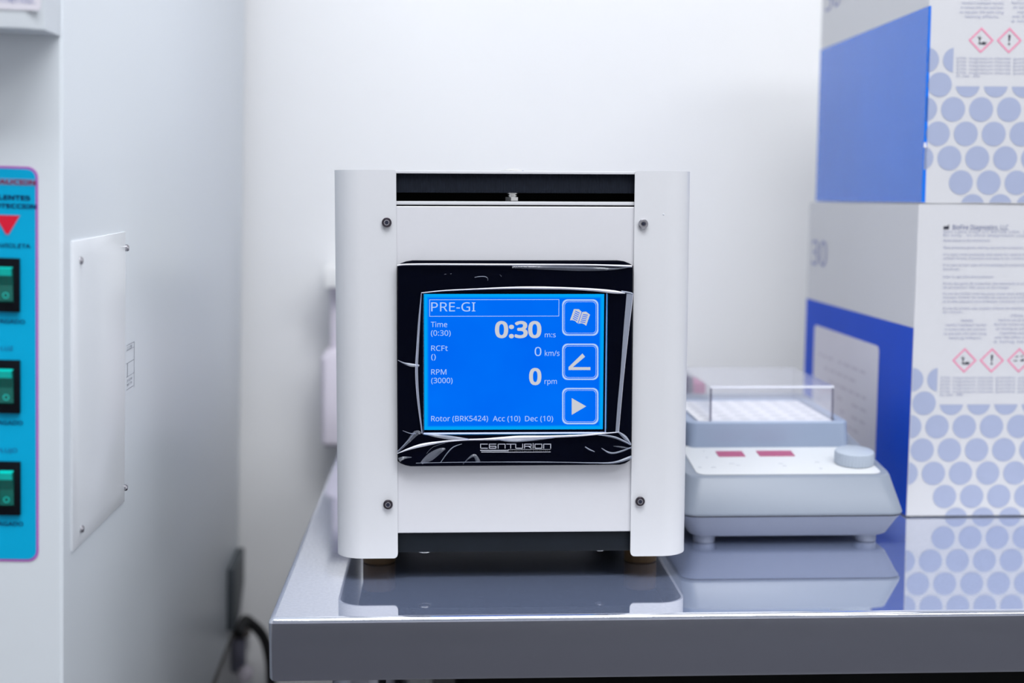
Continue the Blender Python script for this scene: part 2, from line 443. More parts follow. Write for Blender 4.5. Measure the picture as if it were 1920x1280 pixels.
# inner chassis, base, lid
MB().box(-0.062, 0.162, 1.012, 1.295, 0.022, 0.2712).build('chassis', M['void'], cf)
MB().box(XL - 0.02, XR + 0.02, 1.0045, 1.29, 0.0205, 0.0346).build('base', M['black'], cf, bevel=0.0006)
MB().box(XL - 0.02, XR + 0.02, 1.0025, 1.012, 0.2693, 0.2718).build('lid_lip', M['white'], cf, bevel=0.0004)
MB().box(XL - 0.02, XR + 0.02, 1.0018, 1.024, 0.2910, 0.2931).box(SL + 0.0018, SR - 0.0018, 1.0235, 1.298, 0.2910, 0.29305).build('lid_top', M['white'], cf, bevel=0.0005)
rb = MB(); pts_lo, pts_hi = [], []; NR = 150
for k in range(NR * 2 + 1):
    x = XL - 0.004 + (XR - XL + 0.008) * k / (NR * 2); y = 1.0048 + (0.0003 if k % 2 else 0.0)
    pts_lo.append(Vector((x, y, 0.2778))); pts_hi.append(Vector((x, y, 0.2911)))
fs = [(k, k + 1, NR * 2 + 2 + k, NR * 2 + 1 + k) for k in range(NR * 2)]
rb.add(pts_lo + pts_hi, fs); rb.box(XL - 0.03, XR + 0.03, 1.0056, 1.29, 0.2778, 0.2911)
rb.build('lid_seal', M['dark'], cf)
MB().box(XL - 0.03, XR + 0.03, 1.045, 1.05, 0.271, 0.279).build('inner_baffle', M['void'], cf)
# bolt through the lid with its nut
bx = at(961, 360, 1.02).x
hexp = lambda r, z0, z1, m, y, a=0.3: m.loft([[Vector((bx + r * math.cos(a + math.pi / 3 * i), y + r * math.sin(a + math.pi / 3 * i), z)) for i in range(6)] for z in (z0, z1)])
bt = MB(); hexp(0.0052, 0.2722, 0.2748, bt, 1.0225)
bt.lathe([(0.0033, 0.2748), (0.0033, 0.2753), (0.0041, 0.2755), (0.0041, 0.2762), (0.0033, 0.2764), (0.0033, 0.2768), (0.0045, 0.277), (0.0045, 0.2778)], (bx, 1.0225, 0), n=24)
bt.build('lid_nut', M['zinc'], cf)
tp = MB().lathe([(0.0082, 0.2931), (0.0082, 0.2937), (0.0060, 0.2944), (0.0030, 0.2951), (0.0005, 0.2953)], (bx, 1.0225, 0), n=32)
tp.build('lid_bolt', M['zinc'], cf)
# feet and underside rivets
for (px, Y) in ((711, 1.059), (1200, 1.057), (711, 1.25), (1200, 1.25)):
    x = at(711 if px == 711 else 1200, 1052, 1.058).x
    MB().lathe([(0.0115, 0.0), (0.0123, 0.0008), (0.0123, 0.0206)], (x, Y, 0), n=36).build('foot', M['foot'], cf)
for (px, py, w) in ((796, 1037, 0.0046), (1125, 1032, 0.0032)):
    c = at(px, py, 1.008); MB().lathe([(w, 0.0206), (w, 0.0198), (w * 0.6, 0.019), (0.0004, 0.0187)], (c.x, 1.0095, 0), n=24).build('rivet', M['zinc'], cf)
# four socket screws
for (px, py, mm) in ((725, 417, 'darkscrew'), (1206.5, 419.5, 'chrome'), (727.5, 946, 'darkscrew'), (1200.5, 940, 'darkscrew')):
    c = at(px, py, 0.998)
    s_ = MB().lathe([(0.0032, 0.0), (0.0034, 0.0006), (0.0034, 0.0018), (0.0029, 0.0024), (0.0018, 0.0024), (0.0017, 0.0010), (0.0003, 0.0010)], (c.x, 1.0, c.z), axis=(0, -1, 0), n=28)
    sc = s_.build('screw', M[mm], cf)
    MB().lathe([(0.0014, 0.0022), (0.0014, 0.00252), (0.0020, 0.00252), (0.0021, 0.0023)], (c.x, 1.0, c.z), axis=(0, -1, 0), n=24).build('socket_rim', M['chrome' if mm == 'darkscrew' else 'darkscrew'], sc) if mm == 'darkscrew' else None
    MB().loft([[Vector((c.x + 0.0014 * math.cos(math.pi / 3 * i + 0.2), y, c.z + 0.0014 * math.sin(math.pi / 3 * i + 0.2))) for i in range(6)] for y in (0.9995, 0.9974)]).build('socket', M['ink'], sc)
c = at(1244, 402, 0.9998)
MB().lathe([(0.0007, 0.0), (0.0005, 0.0002)], (c.x, 1.0, c.z), axis=(0, -1, 0), n=12).build('paint_chip', M['mark'], cf)

# bezel with the screen window
YB = 0.996


def P(px, py, Y=YB): return at(px, py, Y)


bez_px = [(745, 497.5), (752, 493.5), (761, 490), (774, 488), (1158, 488), (1170, 489.5), (1180, 493.5), (1187, 498),
          (1185.5, 680), (1184, 856), (1181, 863), (1172, 868.5), (1162, 871), (770, 874), (760, 872), (751, 868.5), (745.5, 864), (744.5, 690)]
cen = P(966, 681)
out_f = [P(*q) for q in bez_px]
mid_f = [Vector((cen.x + (v.x - cen.x) * 0.992, YB - 0.0012, cen.z + (v.z - cen.z) * 0.992)) for v in out_f]
out_b = [Vector((v.x, 1.0022, v.z)) for v in out_f]
WIN = [P(793.5, 549.5, YB), P(1139.5, 547.5, YB), P(1138, 813.5, YB), P(793.5, 815.5, YB)]
x0, x1 = WIN[0].x, WIN[1].x; z1, z0 = WIN[0].z, WIN[2].z
bz = MB(); bz.loft([out_b, out_f, mid_f], cap0=False, cap1=False)
n0 = len(mid_f); hole = [Vector((x0, YB - 0.0012, z0)), Vector((x1, YB - 0.0012, z0)), Vector((x1, YB - 0.0012, z1)), Vector((x0, YB - 0.0012, z1))]
tri = tessellate_polygon([[Vector((v.x, v.z, 0)) for v in mid_f], [Vector((v.x, v.z, 0)) for v in hole]])
bz.add(mid_f + hole, [tuple(t) for t in tri])
bz.build('bezel', M['gloss'], cf, smooth=False)
# front panel sheet with a cut-out behind the window
pz = [(0.0354, 0.2683), (XL - 0.002, XR + 0.002)]
fo = [Vector((x, 1.0018, z)) for (x, z) in rrect(pz[1][0] + 0.0006, pz[1][1] - 0.0006, pz[0][0] + 0.0006, pz[0][1] - 0.0006, 0.0006, 3)]
fo2 = [Vector((x, 1.0021, z)) for (x, z) in rrect(pz[1][0], pz[1][1], pz[0][0], pz[0][1], 0.0006, 3)]
fo3 = [Vector((v.x, 1.0044, v.z)) for v in fo2]
ch = [Vector((x, 1.0018, z)) for (x, z) in ((x0 - 0.002, z0 - 0.002), (x1 + 0.002, z0 - 0.002), (x1 + 0.002, z1 + 0.002), (x0 - 0.002, z1 + 0.002))]
ch2 = [Vector((v.x, 1.0044, v.z)) for v in ch]
fpn = MB(); fpn.loft([fo3, fo2, fo], cap0=False, cap1=False); fpn.loft([ch, ch2], cap0=False, cap1=False)
fpn.add(fo + ch, [tuple(t) for t in tessellate_polygon([[Vector((v.x, v.z, 0)) for v in fo], [Vector((v.x, v.z, 0)) for v in ch]])])
fpn.build('front_panel', M['white2'], cf)
fr = MB(); inner = lambda y: [Vector((x0, y, z0)), Vector((x1, y, z0)), Vector((x1, y, z1)), Vector((x0, y, z1))]
fr.loft([inner(YB - 0.0012), inner(0.9985)], 1, cap0=False, cap1=False)
fr.loft([inner(0.9985), inner(1.0055)], 0, cap0=False, cap1=False)
fr.loft([inner(1.0055), inner(1.0112)], 1, cap0=False, cap1=False)
fr.build('window_frame', [M['silver'], M['gloss']], cf, smooth=False)

# the lit screen
YS = 1.0112
lcd = bpy.data.materials.new('lit_blue_lcd'); lcd.use_nodes = True; nt = lcd.node_tree; nt.nodes.clear()
so = nt.nodes.new('ShaderNodeOutputMaterial'); em = nt.nodes.new('ShaderNodeEmission'); tc = nt.nodes.new('ShaderNodeTexCoord')
nz = nt.nodes.new('ShaderNodeTexNoise'); nz.inputs['Scale'].default_value = 25.0
mx = nt.nodes.new('ShaderNodeMix'); mx.data_type = 'RGBA'
mx.inputs[6].default_value = lin(0, 98, 240); mx.inputs[7].default_value = lin(0, 118, 252)
nt.links.new(tc.outputs['Object'], nz.inputs['Vector']); nt.links.new(nz.outputs['Fac'], mx.inputs[0]); nt.links.new(mx.outputs[2], em.inputs[0]); nt.links.new(em.outputs[0], so.inputs[0])
M['lcd'] = lcd
# edge-lit border: the backlight shows brighter along the four sides of the panel
edge = bpy.data.materials.new('lit_cyan_lcd_edge'); edge.use_nodes = True; nt = edge.node_tree; nt.nodes.clear()
so = nt.nodes.new('ShaderNodeOutputMaterial'); em = nt.nodes.new('ShaderNodeEmission'); vc = nt.nodes.new('ShaderNodeVertexColor'); vc.layer_name = 'edge'
mx = nt.nodes.new('ShaderNodeMix'); mx.data_type = 'RGBA'; mx.inputs[6].default_value = lin(0, 110, 248); mx.inputs[7].default_value = lin(0, 164, 246)
nt.links.new(vc.outputs['Color'], mx.inputs[0]); nt.links.new(mx.outputs[2], em.inputs[0]); nt.links.new(em.outputs[0], so.inputs[0])
LC = [P(793, 551, YS), P(1133, 549, YS), P(1132, 806, YS), P(793, 808, YS)]
lx0, lx1, lz1, lz0 = x0 - 0.0005, x1 + 0.0003, z1 + 0.0005, z0 - 0.0003
ex0, ex1, ez1, ez0 = P(795, 552, YS).x, P(1131.5, 680, YS).x, P(960, 551, YS).z, P(960, 805, YS).z
w1 = 0.0033
scr = MB()
inn = [(ex0 + w1, ez0 + w1), (ex1 - w1, ez0 + w1), (ex1 - w1, ez1 - w1), (ex0 + w1, ez1 - w1)]
outr = [(lx0, lz0), (lx1, lz0), (lx1, lz1), (lx0, lz1)]
mid = [(ex0 + 0.0017, ez0 + 0.0017), (ex1 - 0.0017, ez0 + 0.0017), (ex1 - 0.0017, ez1 - 0.0017), (ex0 + 0.0017, ez1 - 0.0017)]
V3 = lambda q: Vector((q[0], YS, q[1]))
lit = [(ex0, ez0), (ex1, ez0), (ex1, ez1), (ex0, ez1)]
scr.loft([[V3(q) for q in lit], [V3(q) for q in mid], [V3(q) for q in inn]], 1, cap0=False, cap1=False)
scr.add([V3(q) for q in inn], [(0, 1, 2, 3)], 0)
lit = [(ex0, ez0), (ex1, ez0), (ex1, ez1), (ex0, ez1)]
scr.loft([[V3(q) for q in [(lx0 - 0.001, lz0 - 0.001), (lx1 + 0.001, lz0 - 0.001), (lx1 + 0.001, lz1 + 0.001), (lx0 - 0.001, lz1 + 0.001)]], [V3(q) for q in lit]], 2, cap0=False, cap1=False)
screen = scr.build('touchscreen', [lcd, edge, M['gloss']], cf, smooth=False)
ca = screen.data.color_attributes.new('edge', 'FLOAT_COLOR', 'POINT')
for i, v in enumerate(screen.data.vertices):
    k = 1.0 if i < 8 else 0.0
    ca.data[i].color = (k, k, k, 1)
tag(screen, 'lit blue touchscreen')

YT = YS - 0.0004
LP = Plane((0, YT, 0), (1, 0, 0), (0, 0, 1), (0, -1, 0))


def screen_text(txt, px0, px1, base, cap, bold=0.0, m='lcdtext'):
    a = P(px0, base, YT); b = P(px1, base, YT)
    capm = a.z * 0 + cap * (P(px0, base - 1, YT).z - a.z)
    o = add_text(MB(), LP, txt, a.x, a.z, capm, b.x - a.x, 'L', bold).build('screen_text', M[m], screen, smooth=False)
    return o


screen_text('PRE-GI', 808.5, 891.5, 583.5, 16.8)
for (t, a, b, y) in (('Time', 808, 838.5, 613), ('(0:30)', 808, 845, 629), ('RCFt', 808.5, 839.5, 657.5), ('()', 808.5, 817, 673.5), ('RPM', 808.5, 837, 702), ('(3000)', 808.5, 848.5, 718),
                     ('Rotor (BRK5424)', 808.5, 915, 789.5), ('Acc (10)', 924, 975.5, 789.5), ('Dec (10)', 984.5, 1037, 789.5)):
    screen_text(t, a, b, y, 9.8, 0.0)
screen_text('0:30', 928, 1015, 633.5, 31.5, 0.030, 'lcdbold')
screen_text('m:s', 1021.5, 1042, 632, 9, 0.0)
screen_text('0', 1002.5, 1015, 667, 16.5, 0.0)
screen_text('km/s', 1021.5, 1049, 667, 10, 0.0)
screen_text('0', 992, 1015, 721.5, 31.5, 0.030, 'lcdbold')
screen_text('rpm', 1021, 1044, 719.5, 9.5, 0.0)


def outline(mb, pts, w, mi=0):                    # ring of width w inside a closed px outline
    n = len(pts); cx = sum(p[0] for p in pts) / n; cy = sum(p[1] for p in pts) / n
    hx = max(abs(p[0] - cx) for p in pts); hy = max(abs(p[1] - cy) for p in pts)
    inn = [(cx + (p[0] - cx) * (1 - w / hx), cy + (p[1] - cy) * (1 - w / hy)) for p in pts]
    vs = [P(*p, YT) for p in pts] + [P(*p, YT) for p in inn]
    return mb.add(vs, [(i, (i + 1) % n, n + (i + 1) % n, n + i) for i in range(n)], mi)


outline(MB(), [(805, 561.3), (1048.5, 560.8), (1048.3, 592.8), (805, 593.4)], 1.0).build('title_frame', M['lcdtext'], screen, smooth=False)
for k, yb in enumerate((561, 644, 727)):
    b = MB(); outline(b, rrect(1054, 1122, yb, yb + 68, 10), 2.6)
    outline(b, rrect(1058.3, 1117.7, yb + 4.3, yb + 63.7, 7), 0.7)
    if k == 0:
        def bk(u, v):                              # book drawn in its own frame, turned 20 degrees
            t = math.radians(19); return P(1087.5 + u * math.cos(t) - v * math.sin(t), 595 + u * math.sin(t) + v * math.cos(t), YT)
        for sx in (-1, 1):
            b.add([bk(sx * 0.6, -11), bk(sx * 7, -14), bk(sx * 12, -12.5), bk(sx * 16, -11), bk(sx * 16, 11), bk(sx * 12, 9.5), bk(sx * 7, 9), bk(sx * 0.6, 12)], [tuple(range(8))], 1)
            for q in range(5):
                b.add([P0 + Vector((0, -0.0002, 0)) for P0 in (bk(sx * 3.2, -8 + q * 3.6), bk(sx * 12.5, -9.5 + q * 3.6), bk(sx * 12.5, -7.9 + q * 3.6), bk(sx * 3.2, -6.4 + q * 3.6))], [(0, 1, 2, 3)], 2)
    elif k == 1:
        b.add([P(1066, 693.5, YT), P(1107, 693.5, YT), P(1107, 688, YT), P(1074, 688, YT), P(1097, 668.5, YT), P(1092, 662.5, YT), P(1066, 688, YT)], [(0, 1, 2, 3), (0, 3, 6), (3, 4, 5, 6)], 1)
    else:
        b.add([P(1072, 746, YT), P(1099, 761.5, YT), P(1072, 777.5, YT)], [(0, 1, 2)], 1)
    b.build('screen_button', [M['lcdtext'], M['lcdbold'], lcd], screen, smooth=False)

# logo on the bezel
YL = YB - 0.0015


def stroke(mb, pts, w, mi=0):
    for (a, b) in zip(pts[:-1], pts[1:]):
        dx, dy = b[0] - a[0], b[1] - a[1]; L = math.hypot(dx, dy); ex, ey = dx / L * w / 2, dy / L * w / 2
        q = [(a[0] - ex - ey, a[1] - ey + ex), (b[0] + ex - ey, b[1] + ey + ex), (b[0] + ex + ey, b[1] + ey - ex), (a[0] - ex + ey, a[1] - ey - ex)]
        mb.add([P(*p, YL) for p in q], [(0, 1, 2, 3)], mi)


lg = MB(); yt, ym, yl = 832.3, 836.3, 840
LET = [[[(914, yt), (901, yt), (901, yl), (914, yl)]],                                             # C
       [[(930, yt), (917.5, yt), (917.5, yl), (930, yl), (930, ym), (917.5, ym)]],                 # E
       [[(934, yl), (934, yt), (947, yt), (947, yl)]],                                             # N
       [[(950, yt), (965, yt)], [(957.5, yt), (957.5, yl)]],                                       # T
       [[(967, yt), (967, yl), (980, yl), (980, yt)]],                                             # U
       [[(983.5, yl), (983.5, yt), (996, yt), (996, ym), (983.5, ym)], [(991, ym), (996, yl)]],    # R
       [[(999.7, yt - 1), (999.7, yl)]],                                                           # I
       [[(1003, yt), (1016, yt), (1016, yl), (1003, yl), (1003, yt)]],                             # O
       [[(1019.5, yl), (1019.5, yt), (1032.5, yt), (1032.5, yl)]]]                                 # N
for let in LET:
    for s_ in let: stroke(lg, s_, 1.3)
stroke(lg, [(901, 844), (953, 844)], 1.4); stroke(lg, [(903, 847), (953, 847)], 1.4); stroke(lg, [(953, 847.6), (1032, 847)], 0.9); stroke(lg, [(953, 842.6), (1032, 842.2)], 0.5)
LG = Plane((0, YL, 0), (1, 0, 0), (0, 0, 1), (0, -1, 0)); a = P(955, 846.4, YL); b = P(1031, 846, YL)
add_text(lg, LG, 'SCIENTIFIC LIMITED', a.x, a.z, 0.00125, b.x - a.x, bold=0.02)
lg.build('logo', M['logo'], cf, smooth=False)

# clear protective film stretched over bezel and window, with its creases; their glints are painted as milky strips
fm = MB(); YF = YB - 0.0022; NX, NZ = 40, 36; rnd = random.Random(4)
bx0, bx1, bz0, bz1 = P(748, 0).x, P(1183, 0).x, P(0, 868).z, P(0, 494).z
gv, gf = [], []
for j in range(NZ + 1):
    for i in range(NX + 1):
        u, w = i / NX, j / NZ; x = bx0 + (bx1 - bx0) * u; z = bz0 + (bz1 - bz0) * w
        gv.append((x, YF + 0.00025 * math.sin(u * 9 + w * 4) + 0.0002 * math.sin(w * 13 - u * 5), z))
for j in range(NZ):
    for i in range(NX): q = j * (NX + 1) + i; gf.append((q, q + 1, q + NX + 2, q + NX + 1))
fm.add(gv, gf, 0)


def ribbon(pts, mi):
    n = len(pts); vs = []; fs = []
    dense = []
    for k in range(n - 1):                        # Catmull-Rom through the measured points
        p0, p1, p2, p3 = pts[max(0, k - 1)], pts[k], pts[k + 1], pts[min(n - 1, k + 2)]
        for q in range(6):
            t = q / 6.0
            dense.append(tuple(0.5 * (2 * p1[i] + (p2[i] - p0[i]) * t + (2 * p0[i] - 5 * p1[i] + 4 * p2[i] - p3[i]) * t * t + (3 * p1[i] - p0[i] - 3 * p2[i] + p3[i]) * t ** 3) for i in range(3)))
    dense.append(pts[-1])
    for k, (x, y, w) in enumerate(dense):
        a, b = dense[max(0, k - 1)], dense[min(len(dense) - 1, k + 1)]
        dx, dy = b[0] - a[0], b[1] - a[1]; L = math.hypot(dx, dy) or 1; nx, ny = -dy / L * max(w, 0.4) / 2, dx / L * max(w, 0.4) / 2
        vs += [P(x - nx, y - ny, YF - 0.0006), P(x, y, YF - 0.0013), P(x + nx, y + ny, YF - 0.0006)]
    for k in range(len(dense) - 1):
        fs += [(3 * k, 3 * k + 1, 3 * k + 4, 3 * k + 3), (3 * k + 1, 3 * k + 2, 3 * k + 5, 3 * k + 4)]
    fm.add(vs, fs, mi)


B, D, F_ = 1, 2, 3
for pts, mi in [
    ([(745, 497.5, 2.5), (780, 495.5, 3.5), (960, 496, 3.5), (1100, 496.5, 3), (1185, 499, 4)], B),
    ([(960, 500, 5), (1080, 503, 9), (1150, 504, 4), (1184, 500, 1)], F_),
    ([(790, 549, 1.5), (830, 545, 2.2), (890, 542, 2.6), (960, 539.5, 4), (1010, 539.5, 5), (1060, 540.5, 4.5), (1110, 543, 5), (1150, 547, 6), (1172, 549.5, 2)], B),
    ([(1165, 546, 3), (1180, 549, 4), (1187, 551, 3)], D),
    ([(790, 550, 1.5), (786, 600, 4), (783, 650, 5), (781, 690, 5.5), (782.5, 730, 5), (787, 775, 3.5), (792, 812, 1.5)], D),
    ([(790, 550, 0.8), (784, 625, 1), (779.5, 690, 1.2), (782, 745, 1), (791, 812, 0.8)], B),
    ([(1181, 551, 12), (1174, 620, 10), (1167, 700, 7.5), (1161, 760, 6.5), (1157, 810, 6)], D),
    ([(1187, 551, 1.2), (1179, 620, 1), (1170, 700, 1), (1160, 811, 1)], B),
    ([(745, 850, 1), (768, 841, 4), (793, 834, 6), (830, 828, 3.5), (870, 824.5, 3), (905, 823.5, 3.5), (940, 822, 6), (975, 820, 7), (1030, 818.5, 4.5), (1090, 816, 3.5), (1130, 812.5, 2.5), (1160, 810, 1.5)], B),
    ([(792, 813, 1), (820, 817, 6), (850, 821, 7), (880, 823.5, 2)], D),
    ([(930, 823, 2), (960, 826, 5), (1000, 824, 4), (1040, 820, 2)], D),
    ([(745, 848, 2), (765, 828, 6), (780, 812, 10), (790, 812, 3)], F_),
    ([(745, 846, 0.8), (765, 826, 1), (778, 810, 0.8)], D),
    ([(755, 807, 0.8), (768, 812, 1.6), (780, 813, 1)], D),
    ([(790, 868, 5), (806, 857, 14), (824, 845, 10), (835, 841, 3)], F_),
    ([(826, 867, 1.2), (838, 850, 1.8), (850, 838, 2), (866, 832, 1)], D),
    ([(800, 850, 1), (812, 838, 1.2), (835, 830, 1)], F_),
    ([(748, 862, 8), (758, 858, 5), (772, 857, 1)], F_),
    ([(868, 870, 1), (880, 858, 3), (890, 854, 6), (897, 866, 8)], F_),
    ([(780, 868, 1), (850, 866.5, 1.2), (920, 866, 1.2), (1000, 866, 1.8), (1060, 866.5, 1.4), (1110, 867.5, 2), (1150, 867, 3.5), (1178, 859, 6), (1184, 855, 4)], D),
    ([(1160, 810, 3), (1172, 820, 7), (1183, 833, 2)], D),
    ([(1120, 814.5, 2), (1150, 819, 4), (1170, 827, 3.5), (1183, 834, 2)], D),
    ([(1097, 837.5, 2), (1106, 843, 2.6), (1115, 846.5, 1)], D),
    ([(1128, 840, 1), (1140, 847.5, 3), (1152, 849, 3), (1170, 844, 3), (1184, 838, 1.5)], D),
    ([(1150, 836, 1), (1165, 838, 3), (1184, 841, 2)], F_),
    ([(746, 675, 1), (757, 680.5, 3), (770, 684, 6), (786, 685.5, 4)], D),
    ([(890, 520, 0.8), (898, 518.5, 1.4), (908, 518.3, 1.4), (914, 521, 1), (914.5, 526, 0.6)], D),
    ([(833, 514.5, 1.2), (835, 514, 1.4), (837, 514, 1)], F_), ([(844, 513.5, 1.2), (847, 513, 1.6)], F_), ([(937, 514.5, 1), (940, 518, 1.6)], F_)]:
    ribbon(pts, mi)
film = fm.build('protective_film', [M['filmclear'], M['crease'], M['creasemid'], M['creasefaint']], cf)
tag(film, 'clear wrinkled protective film over the black bezel')

# ------------------------------------------------------------------ shaker
sh = empty('laboratory_shaker', (0.281, 1.24, 0.0), 'pale grey bench shaker with clear lid and dial, between centrifuge and cartons', 'shaker')
SX0, SX1 = 0.1905, 0.3708


def ring(x0, x1, y0, y1, z, r, zb=None):          # rounded rectangle in plan; z at the front, zb at the back
    zb = z if zb is None else zb
    return [Vector((a, b, z + (zb - z) * (b - y0) / (y1 - y0))) for (a, b) in rrect(x0, x1, y0, y1, r, 6)]


MB().loft([ring(SX0 + 0.011, SX1 - 0.011, 1.119, 1.40, 0.0028, 0.012), ring(SX0 + 0.009, SX1 - 0.009, 1.117, 1.402, 0.0042, 0.012), ring(SX0 + 0.003, SX1 - 0.003, 1.109, 1.408, 0.0175, 0.012),
           ring(SX0 + 0.0008, SX1 - 0.0008, 1.1055, 1.41, 0.0213, 0.012)]).build('base', M['shkbase'], sh)
MB().loft([ring(SX0 + 0.0012, SX1 - 0.0012, 1.106, 1.409, 0.0212, 0.012), ring(SX0 + 0.0012, SX1 - 0.0012, 1.106, 1.409, 0.0226, 0.012)]).build('seam', M['seam'], sh)
MB().loft([ring(SX0 + 0.0006, SX1 - 0.0006, 1.1052, 1.41, 0.0224, 0.012), ring(SX0, SX1, 1.1045, 1.41, 0.0238, 0.012), ring(SX0 + 0.0004, SX1 - 0.0004, 1.105, 1.41, 0.0258, 0.012),
           ring(SX0 + 0.006, SX1 - 0.006, 1.1195, 1.40, 0.0495, 0.014, 0.078), ring(SX0 + 0.0066, SX1 - 0.0066, 1.1208, 1.40, 0.0509, 0.014, 0.0795), ring(SX0 + 0.0085, SX1 - 0.0085, 1.1235, 1.398, 0.0516, 0.013, 0.0805)]).build('body', M['shk'], sh)


def ztop(y): return 0.0516 + (0.0805 - 0.0516) * (y - 1.1235) / (1.398 - 1.1235)


slope = math.atan2(0.0805 - 0.0516, 1.398 - 1.1235)
SP = Plane((0, 1.1235, 0.0516), (1, 0, 0), (0, math.cos(slope), math.sin(slope)), (0, -math.sin(slope), math.cos(slope)))
ov = MB(); ol = rrect(0.2055, 0.3572, 0.0015, 0.086, 0.008, 6)
ov.loft([[SP.p(a, b, 0.0001) for (a, b) in ol], [SP.p(a, b, 0.0006) for (a, b) in ol]])
ov.build('control_panel', M['shkpan'], sh)


def onpanel(px, py):                               # measured point on the sloping control panel
    d = ray(px, py); o = SP.o + SP.n * 0.0006; t = (o - CAM).dot(SP.n) / d.dot(SP.n); w = CAM + d * t - SP.o
    return w.dot(SP.u), w.dot(SP.v)


for qd in (((1341.5, 846), (1391.5, 846.3), (1397, 855.7), (1347, 856.2)), ((1418, 845.7), (1483, 845.2), (1490, 854.7), (1424, 855.5))):
    cs = [onpanel(*q) for q in qd]; us = (cs[0][0] + cs[3][0]) / 2, (cs[1][0] + cs[2][0]) / 2; vs_ = (cs[2][1] + cs[3][1]) / 2, (cs[0][1] + cs[1][1]) / 2
    ds = MB(); ds.loft([[SP.p(a, b, h) for (a, b) in rrect(us[0], us[1], vs_[0], vs_[1], 0.0004, 2)] for h in (0.0005, 0.0011)])
    ds.build('display', M['red'], sh)
for (px, py, w, hh) in ((1320, 845.5, 5, 1.6), (1325.5, 857.5, 5, 1.8), (1312, 876, 7, 1.5), (1338, 876, 9, 1.8), (1372, 869, 10, 1.2), (1384, 872, 8, 1.2), (1464, 869, 9, 1.2), (1471, 873, 7, 1.2), (1532, 866, 8, 1.2), (1539, 878, 6, 1.5)):
    a, b = onpanel(px, py); w *= 0.00043; hh *= 0.0011
    mk = MB(); mk.loft([[SP.p(p, q, 0.0008) for (p, q) in rrect(a - w / 2, a + w / 2, b - hh / 2, b + hh / 2, hh * 0.3, 2)], [SP.p(p, q, 0.0009) for (p, q) in rrect(a - w / 2, a + w / 2, b - hh / 2, b + hh / 2, hh * 0.3, 2)]])
    mk.build('printed_mark', M['mark'], sh, smooth=False)
ka, kb = onpanel(1601, 868)
kn = MB().lathe([(0.0150, 0.0006), (0.0163, 0.0012), (0.0163, 0.0100), (0.0158, 0.0112), (0.0148, 0.0118), (0.0004, 0.0119)], SP.p(ka, kb), axis=SP.n, n=144,
                rfun=lambda k, i, r: r - (0.0004 if (k in (1, 2) and i % 4 >= 2) else 0.0))
kn.build('knob', M['knob'], sh)
# tray, well block
TZ0, TZ1 = 0.0632, 0.0830
tr = MB(); tx0, tx1, ty0, ty1 = 0.2095, 0.3505, 1.2, 1.345
tr.loft([ring(tx0 + 0.002, tx1 + 0.001, ty0 + 0.003, ty1, TZ0 - 0.004, 0.006), ring(tx0 + 0.001, tx1 + 0.0008, ty0 + 0.001, ty1, TZ0 + 0.003, 0.008), ring(tx0, tx1, ty0, ty1, TZ1 - 0.001, 0.010), ring(tx0 + 0.001, tx1 - 0.001, ty0 + 0.001, ty1 - 0.001, TZ1, 0.010),
         ring(tx0 + 0.008, tx1 - 0.008, ty0 + 0.006, ty1 - 0.006, TZ1, 0.008), ring(tx0 + 0.010, tx1 - 0.010, ty0 + 0.008, ty1 - 0.008, TZ1 - 0.003, 0.007)])
tr.build('tray', M['shk2'], sh)
bl = MB(); bl.box(tx0 + 0.012, tx1 - 0.012, ty0 + 0.010, ty1 - 0.012, TZ1 - 0.004, TZ1 - 0.0005)
wx0, wx1, wy0, wy1 = tx0 + 0.022, tx1 - 0.022, ty0 + 0.02, ty1 - 0.022
for i in range(7):
    for j in range(6):
        cx = wx0 + (wx1 - wx0) * i / 6; cy = wy0 + (wy1 - wy0) * j / 5
        bl.lathe([(0.0052, TZ1 - 0.0006), (0.0052, TZ1 - 0.0003), (0.0001, TZ1 - 0.0004)], (cx, cy, 0), n=16, mi=1)
bl.build('well_block', [M['block'], M['well']], sh)
# clear lid
lx0_, lx1_, ly0, ly1, lzb, lzt = 0.2297, 0.3377, 1.205, 1.345, 0.0828, 0.1135
ld = MB(); t = 0.0016
ld.box(lx0_, lx1_, ly0, ly0 + t, lzb, lzt - t); ld.box(lx0_, lx1_, ly1 - t, ly1, lzb, lzt - t)
ld.box(lx0_, lx0_ + t, ly0 + t, ly1 - t, lzb, lzt - t); ld.box(lx1_ - t, lx1_, ly0 + t, ly1 - t, lzb, lzt - t)
ld.box(lx0_, lx1_, ly0, ly1, lzt - t, lzt)
e = 0.0008
for (x, y) in ((lx0_, ly0), (lx1_ - 2 * e, ly0)): ld.box(x, x + 2 * e, y - 0.0003, y + 0.001, lzb, lzt - t, 1)
ld.box(lx0_, lx1_, ly0 - 0.0004, ly0 + 0.0006, lzt - 0.0018, lzt + 0.0002, 2)
ld.box(lx0_, lx1_, ly0 - 0.0003, ly0 + 0.0006, lzb, lzb + 0.0008, 2)
lid = ld.build('lid', [M['lid'], M['lidedge'], M['lidrim']], sh, smooth=False); tag(lid, 'clear plastic lid')
for (x, y) in ((0.2125, 1.130), (0.3455, 1.130), (0.2125, 1.385), (0.3455, 1.385)):
    MB().lathe([(0.0085, -0.0037), (0.009, -0.003), (0.009, 0.0066)], (x, y, 0), n=28).build('foot', M['shkbase'], sh)
sh.location = (0.2772, 1.2231, 0.0037); sh.scale = (0.9864, 0.9864, 0.9864)

